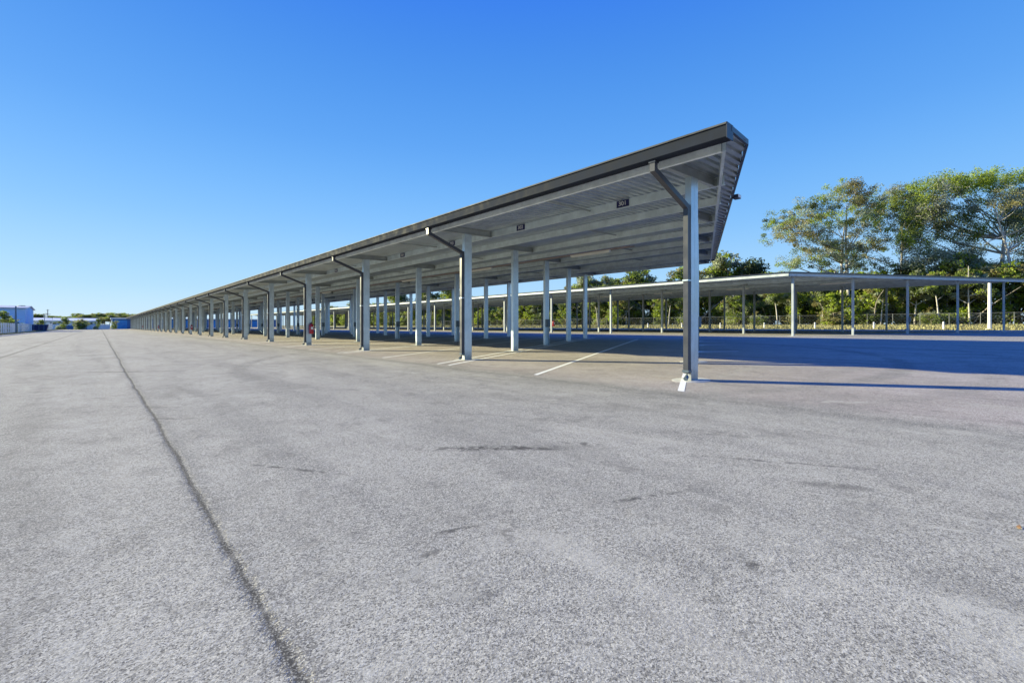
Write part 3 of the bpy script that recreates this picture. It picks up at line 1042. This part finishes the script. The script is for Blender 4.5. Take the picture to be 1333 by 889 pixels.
def tree(lobes, n_cl, cl_r, per, size, mats, wts, seed, trunk_h, trunk_r, lean=(0, 0), forks=9, gate=.0, flat=.75, droop=0.0, bark='bark', stems=1, zw=0.0):
    """lobes: (x, y, z, rx, ry, rz) ellipsoids in metres about the trunk base"""
    rg = np.random.default_rng(seed)
    lob = np.array(lobes, float)
    vol = lob[:, 3]*lob[:, 4]*lob[:, 5]
    pick = rg.choice(len(lob), n_cl*3, p=vol/vol.sum())
    d = rg.normal(size=(n_cl*3, 3)); d /= np.linalg.norm(d, axis=1)[:, None]
    rr = rg.random(n_cl*3)**.38
    C = lob[pick, :3]+d*rr[:, None]*lob[pick, 3:]
    ph = rg.random(9)*6.28
    f = (np.sin(C[:, 0]*.9+ph[0])*np.sin(C[:, 1]*.8+ph[1])+np.sin(C[:, 2]*1.1+ph[2]+C[:, 0]*.5)+.6*np.sin(C[:, 0]*2.1+C[:, 2]*1.7+ph[3]))
    keep = (f+rg.normal(size=len(f))*.6) > gate*2-1.0
    C = C[keep][:n_cl]
    n = len(C)
    Rd = cl_r*(.55+.9*rg.random(n))
    # tone follows patches of the crown
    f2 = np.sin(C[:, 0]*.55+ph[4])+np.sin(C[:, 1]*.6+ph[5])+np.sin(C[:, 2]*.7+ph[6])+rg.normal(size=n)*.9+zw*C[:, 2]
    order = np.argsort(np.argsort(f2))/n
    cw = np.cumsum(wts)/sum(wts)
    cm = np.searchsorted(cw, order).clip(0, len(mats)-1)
    me_l = leaves_mesh('crown', C, Rd, per, size, mats, cm, seed+1, flat, droop)
    # trunk and limbs
    b = MB()
    ccx, ccy, ccz = C.mean(axis=0)
    top = C[:, 2].max()
    nodes = []
    for s_ in range(stems):
        bx, by = (0, 0) if s_ == 0 else (rg.normal()*.5, rg.normal()*.5)
        pts = []; rs = []
        K = 9
        ex = lean[0]+(0 if s_ == 0 else rg.normal()*2.0); ey = lean[1]+(0 if s_ == 0 else rg.normal()*2.0)
        H = trunk_h*(1 if s_ == 0 else .85)
        for i in range(K):
            t = i/(K-1)
            pts.append((bx+ex*t**1.3+math.sin(t*5+ph[7])*.25*t, by+ey*t**1.3+math.cos(t*4+ph[8])*.25*t, -.2+t*(H+.2)))
            rs.append(trunk_r*(1-.75*t)*(1.25 if i == 0 else 1))
        b.tube(pts, rs, 9)
        nodes += [(Vector(p), r_) for p, r_ in zip(pts[3:], rs[3:])]
    limbs = []
    tgt = C[rg.choice(n, min(forks, n), replace=False)]
    for T in tgt:
        T = Vector(T)
        cand = [q for q in nodes if q[0].z < T.z+.5] or nodes
        p0, r0 = min(cand, key=lambda q: (q[0]-T).length+abs(q[0].z-T.z*.7)*.6)
        mid = p0.lerp(T, .5)+Vector((rg.normal()*.3, rg.normal()*.3, -.06*(T-p0).length))
        r1 = min(r0*.7, trunk_r*.5)
        b.tube([p0, p0.lerp(mid, .5)+Vector((0, 0, -.05)), mid, mid.lerp(T, .5)+Vector((rg.normal()*.15, rg.normal()*.15, .1)), T], [r1, r1*.8, r1*.6, r1*.4, r1*.2], 6)
        for q, rf in ((mid, .5), (mid.lerp(T, .5), .35), (T, .25)): limbs.append((q, r1*rf))
    for i in range(0, n, 2):
        T = Vector(C[i])
        p0, r0 = min(limbs+nodes, key=lambda q: (q[0]-T).length)
        if (p0-T).length < .3: continue
        mid = p0.lerp(T, .5)+Vector((rg.normal()*.2, rg.normal()*.2, rg.normal()*.15))
        r1 = min(r0*.6, .05)+.012
        b.tube([p0, mid, T], [r1, r1*.7, r1*.35], 4, cap=False)
    me_t = b.mesh('trunk', M[bark], smooth=True)
    return me_t, me_l

def place(me_t, me_l, x, y, z, rz, sc, name, label, group=None, cat='tree'):
    r = empty(name, (x, y, z), rz, label=label, cat=cat, group=group)
    r.scale = sc if hasattr(sc, '__len__') else (sc,)*3
    link('trunk' if cat == 'tree' else 'stem', me_t, r)
    link('crown' if cat == 'tree' else 'foliage', me_l, r)
    return r

def px_lobes(lst, px0, z, depth=.75, zb=0.0):
    """lobes given as photo (px, py, rx, ry) of a tree whose trunk stands at px0, depth z; local x = along the treeline view"""
    s = z/592.0
    out = []
    for i, (px, py, rx, ry) in enumerate(lst):
        dd = ((i*37) % 5-2)*.7
        out.append(((px-px0)*s, dd, (424.5-py)*s+CAMH-zb, rx*s, max(rx, ry)*s*depth, ry*s))
    return out
RZ = -TH
LM = [L['dark'], L['mid'], L['bright'], L['grey'], L['olive']]

# hero tree: wide feathery crown with a pale straight trunk
z0 = 76.0; x, y = at(1104, z0); zb = g(x)
lob = px_lobes([(1035, 300, 42, 22), (1018, 288, 26, 14), (1066, 275, 28, 24), (1096, 254, 28, 18), (1128, 258, 26, 18), (1100, 288, 34, 24),
                (1142, 292, 24, 22), (1120, 322, 42, 18), (1062, 325, 30, 18), (1008, 306, 16, 14), (1150, 325, 22, 20), (1085, 342, 34, 12), (1040, 338, 22, 12), (1130, 345, 30, 10), (1150, 270, 16, 14)], 1104, z0, .8, zb)
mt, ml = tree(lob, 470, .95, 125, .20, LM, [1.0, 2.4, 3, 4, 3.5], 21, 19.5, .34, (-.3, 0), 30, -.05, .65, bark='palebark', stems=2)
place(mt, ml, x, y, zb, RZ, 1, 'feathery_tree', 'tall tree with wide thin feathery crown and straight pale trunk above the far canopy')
# dark tree between the two big ones
z0 = 84.0; x, y = at(1172, z0); zb = g(x)
lob = px_lobes([(1168, 262, 24, 20), (1185, 285, 22, 22), (1150, 280, 16, 14), (1178, 310, 14, 14)], 1172, z0, .9, zb)
mt, ml = tree(lob, 230, .95, 120, .19, LM, [7, 3, 1, 1, .5], 22, 19, .34, (.3, 0), 12, .0, .7)
place(mt, ml, x, y, zb, RZ, 1, 'dark_tree', 'dark green tree squeezed between the feathery tree and the broad tree')
# broad tree at right
z0 = 70.0; x, y = at(1300, z0); zb = g(x)
lob = px_lobes([(1205, 245, 32, 16), (1245, 236, 36, 15), (1295, 230, 36, 13), (1330, 236, 30, 16), (1215, 272, 36, 22), (1262, 268, 26, 20),
                (1245, 295, 30, 22), (1205, 300, 26, 24), (1322, 275, 30, 24), (1208, 335, 28, 22), (1242, 335, 26, 22), (1345, 310, 20, 34), (1275, 300, 20, 16), (1290, 347, 34, 10), (1262, 330, 16, 18)], 1300, z0, .8, zb)
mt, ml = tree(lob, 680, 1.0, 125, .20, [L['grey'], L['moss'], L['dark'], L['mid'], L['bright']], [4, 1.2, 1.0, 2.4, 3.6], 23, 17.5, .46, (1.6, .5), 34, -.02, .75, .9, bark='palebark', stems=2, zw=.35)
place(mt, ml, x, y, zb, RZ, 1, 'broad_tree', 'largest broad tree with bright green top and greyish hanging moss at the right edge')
# leaning pale stem tree right edge
z0 = 66.0; x, y = at(1326, z0); zb = g(x)
lob = px_lobes([(1300, 262, 22, 16), (1330, 290, 26, 20), (1360, 260, 30, 26), (1280, 318, 12, 12)], 1326, z0, .9, zb)
mt, ml = tree(lob, 180, .9, 90, .18, LM, [2, 3, 1, 4, 1], 24, 17, .30, (-3.2, 0), 14, .2, .6, .4, bark='palebark')
place(mt, ml, x, y, zb, RZ, 1, 'leaning_tree', 'slender pale tree leaning left at the far right edge')

# generic woodland trees
protos = []
for k, (h, wts, fl, gate, bark) in enumerate([(15, [4, 4, 2, 1.5, 1], .7, .05, 'bark'), (14, [2, 4, 3, 2, 2], .6, .15, 'palebark'),
                                        (16, [3, 3, 1, 4, 2], .7, .2, 'palebark'), (13, [6, 3, 1, .5, .5], .8, .0, 'bark')]):
    rg = np.random.default_rng(50+k)
    lob = []
    for i in range(9):
        a = rg.random()*6.28; q = rg.random()
        rad = 3.1*math.sqrt(rg.random())
        lob.append((rad*math.cos(a), rad*math.sin(a), h*(.48+.42*q), 1.5+rg.random()*1.4, 1.5+rg.random()*1.4, 1.1+rg.random()*1.1))
    protos.append(tree(lob, 150, .95, 52, .40, LM, wts, 60+k, h*.86, .24, (rg.normal()*.8, rg.normal()*.8), 13, gate, fl, .2, bark))
bushes = []
for k, (h, wts) in enumerate([(7.0, [1, 2, 5, 1.5, 1.5]), (6.2, [1, 3, 4, 2.5, 1.5]), (7.5, [2.5, 4, 3, 2, 1]), (5.0, [.6, 2, 5, 2, 2]), (3.2, [1, 3, 2, 4, 2])]):
    rg = np.random.default_rng(80+k)
    lob = []
    for i in range(8):
        a = rg.random()*6.28
        rad = 1.7*math.sqrt(rg.random())
        lob.append((rad*math.cos(a), rad*math.sin(a), h*(.12+.74*(i/7)), 1.0+rg.random()*.9, 1.0+rg.random()*.9, .8+rg.random()*.7))
    bushes.append(tree(lob, 130, .62, 48, .27, LM, wts, 90+k, h*.75, .09, (0, 0), 12, -.05, .75, .1, 'bark', 3))

# named trees rising over the canopies
named = [(985, 97, 2, 14.6, 'dark round tree just left of the feathery tree', 3), (962, 104, 0, 11.5, 'low dark tree over the canopy roof, next left of the dark round tree', 0),
         (930, 100, 2, 17.2, 'thin wispy tree showing beside the slanted end of the near roof', 1), (897, 106, 1, 15.0, 'tree seen right behind the nearest post', 1),
         (838, 112, 2, 16.0, 'leafy tree above the far canopy, next left of the nearest post', 0), (790, 118, 1, 15.5, 'tree above the far canopy between two back posts of the near canopy', 2),
         (757, 122, 2, 15.0, 'open crowned tree left of the gap of sky under the near roof', 1), (592, 150, 2, 16.0, 'tree left of the gap of sky, beyond the second front post', 0),
         (560, 158, 2, 17.0, 'tree seen between the second and third front posts', 2), (520, 165, 1, 16.5, 'tree just right of the third front post', 0)]
for (px, z, k_, h, lab, p) in named:
    x, y = at(px, z)
    hh = {0: 15, 1: 14, 2: 16, 3: 13}[p]
    sc = (h)/hh
    place(*protos[p], x, y, g(x), random.random()*6, sc, 'woodland_tree', lab, 'trees beyond the far canopy')
# rows of the wood
def region(px, row):
    spots = [(300, 'beyond the farthest posts'), (480, 'beyond the third front post'), (600, 'left of the second front post'), (675, 'just right of the second front post'),
             (745, 'under the middle of the near roof'), (890, 'left of the nearest post'), (1025, 'right of the nearest post'),
             (1105, 'behind the far canopy corner bay'), (1175, 'behind the far canopy second bay'), (1245, 'behind the far canopy third bay'), (1400, 'behind the far canopy last bay')]
    for e, t in spots:
        if px < e: return ('at the back, ' if row else '')+t
    return 'beyond the right edge of the photograph'
cnt = 0
for row, (X, y0, y1, step) in enumerate([(98, -22, 230, 7.5), (108, -15, 300, 10.5)]):
    y = y0
    while y < y1:
        px = 666.5+592*((X*CT-y*ST)/(X*ST+y*CT))
        cap = 9.5 if px > 940 or 640 < px < 730 else 11.5
        p = random.randrange(4)
        hh = {0: 15, 1: 14, 2: 16, 3: 13}[p]
        s_ = cap*(.85+.3*random.random())/hh
        xx, yy_ = X+random.uniform(-3, 3), y+random.uniform(-2, 2)
        where = region(px, row)
        place(*protos[p], xx, yy_, g(xx), random.random()*6, (s_*1.25, s_*1.25, s_), 'woodland_tree', ['green tree', 'bright green pale-stemmed tree', 'greyish open tree', 'dark dense tree'][p]+' of the wood '+where, 'trees of the wood')
        y += step*random.uniform(.7, 1.3)
for row, (X, y0, y1, step, ks) in enumerate([(88.6, -20, 175, 3.6, (0, 1, 3, 4)), (92, -22, 230, 2.9, (0, 1, 2, 2)), (96, -24, 260, 3.2, (0, 2, 1, 2)), (101, -26, 300, 3.4, (2, 2, 0, 1))]):
    y = y0
    while y < y1:
        p = random.choice(ks)
        s_ = random.uniform(.55, 1.3) if row < 2 else random.uniform(1.0, 1.45)
        xx = X+random.uniform(-1.1, 1.1)
        spx = 666.5+592*((xx*CT-y*ST)/(xx*ST+y*CT))
        clear = row < 2 and min(abs(spx-q) for q in (1104, 1172, 1300, 1326, 1045, 930, 838, 757, 592)) < 13
        if not clear and not (row == 0 and random.random() < .22):
            place(*bushes[p], xx, y, g(xx)-.1, random.random()*6, (s_*1.1, s_*1.1, s_), 'woodland_shrub', ['leafy green', 'light green', 'dark', 'low yellow-green', 'small greyish'][p]+' shrub '+region(666.5+592*((xx*CT-y*ST)/(xx*ST+y*CT)), row > 1), 'shrubs of the wood edge', cat='shrub')
        y += step*random.uniform(.65, 1.35)
for i, (px, h, w) in enumerate([(1190, 9.5, .55), (1222, 8.5, .5), (1262, 9.5, .6), (1146, 8.0, .5), (1070, 8.5, .55), (1012, 8.0, .55), (955, 8.5, .6), (870, 9, .6), (815, 9.5, .6), (778, 9, .6), (700, 9.5, .6), (655, 9, .7)]):
    x, y = atx(px, 87.8 if i % 2 else 89.4)
    p = 1 if i % 2 else 2
    s_ = h/(14 if p == 1 else 16)
    place(*protos[p], x, y, g(x)-.1, i*1.7, (s_*w*1.5, s_*w*1.5, s_), 'young_tree', 'pale thin-stemmed young tree at the wood edge '+region(px, 0), 'young pale-stemmed trees of the wood edge')
# left side trees
def put(proto, h0, px, z, h, w, name, label, group=None, cat='tree'):
    x, y = at(px, z)
    s_ = h/h0
    place(*proto, x, y, g(x), random.random()*6, (s_*w, s_*w, s_), name, label, group, cat)
put(bushes[2], 7.5, 1, 100, 4.8, 1.0, 'round_tree', 'small green tree behind the white fence at the very left edge')
put(bushes[3], 5, 12, 108, 2.9, 1.6, 'garden_shrub', 'low shrub behind the white fence, left of the lamp pole', cat='shrub')
put(bushes[0], 7, 17.5, 112, 3.5, .8, 'garden_shrub', 'narrow shrub just left of the tall lamp pole', cat='shrub')
put(bushes[2], 7.5, 52, 165, 3.8, 1.2, 'garden_shrub', 'dark shrub above the waste skip', cat='shrub')
put(protos[3], 13, 53, 215, 7.6, 1.1, 'round_tree', 'round tree rising between the blue shed and the utility poles')
put(bushes[2], 7.5, 82, 182, 4.8, 1.4, 'round_tree', 'rounded dark tree left in front of the warehouse')
put(bushes[4], 3.2, 104, 186, 4.0, 1.0, 'round_tree', 'pale green small tree in the middle in front of the warehouse')
put(bushes[2], 7.5, 127, 186, 4.6, .8, 'round_tree', 'pointed dark tree at the right end of the warehouse')
for px, top in [(66, 411), (76, 411), (92, 411), (102, 410), (110, 409), (118, 409), (126, 409), (72, 409), (80, 410), (88, 410), (98, 410), (106, 407.5), (114, 407), (122, 410), (130, 406), (137, 404.5), (142, 407), (147, 410), (151, 408), (156, 405), (161, 409), (168, 408), (176, 407), (184, 408), (113, 411), (134, 411)]:
    z = random.uniform(262, 300)
    h = (424.5-top)*z/592+CAMH
    put(protos[random.choice((0, 3, 1))], 14.3, px, z, h, random.uniform(1.5, 2.1), 'distant_tree', 'small distant tree on the skyline behind the warehouse', 'distant trees on the left skyline')
put(bushes[0], 7, 149, 190, 3.6, .9, 'garden_shrub', 'green shrub against the left corner of the blue storage building', cat='shrub')

# grass tufts along the wood edge and the left verge
def tufts(name, x0, x1, y0, y1, n_, hh, seed):
    rg = np.random.default_rng(seed)
    b = MB()
    for _ in range(n_):
        x = rg.uniform(x0, x1); y = rg.uniform(y0, y1); z = g(x)-.03
        for k in range(4):
            a = rg.random()*6.28; h = hh*(.5+rg.random()); w = .03+.05*rg.random()
            dx, dy = math.cos(a)*w, math.sin(a)*w
            ox_, oy_ = rg.normal()*.12, rg.normal()*.12
            b.add([(x+ox_-dx, y+oy_-dy, z), (x+ox_+dx, y+oy_+dy, z), (x+ox_+rg.normal()*.08, y+oy_+rg.normal()*.08, z+h)], [(0, 1, 2)])
    b.build(name, M['blade'], label='short dry grass on the verges', cat='grass', kind='stuff')
tufts('grass', 72.5, 88, -25, 130, 9000, .18, 5)
tufts('grass', -13.5, -11.6, 60, 240, 2500, .16, 6)
# fallen leaf
x, y = gp(1326, 687)
b = MB()
b.add([(-.06, 0, .01), (-.02, .03, .03), (.05, .02, .02), (.07, -.01, .04), (.02, -.035, .012), (-.03, -.025, .03)], [(0, 5, 4, 3, 2, 1)])
b.add([(-.06, 0, .006), (-.02, .03, .026), (.05, .02, .016), (.07, -.01, .036), (.02, -.035, .008), (-.03, -.025, .026)], [(0, 1, 2, 3, 4, 5)])
b.v = [(a*.45, b_*.40, c_*.4) for a, b_, c_ in b.v]
b.build('fallen_leaf', M['leaflitter'], loc=(x, y, g(x)), label='single curled orange-brown dead leaf on the pavement', cat='leaf')
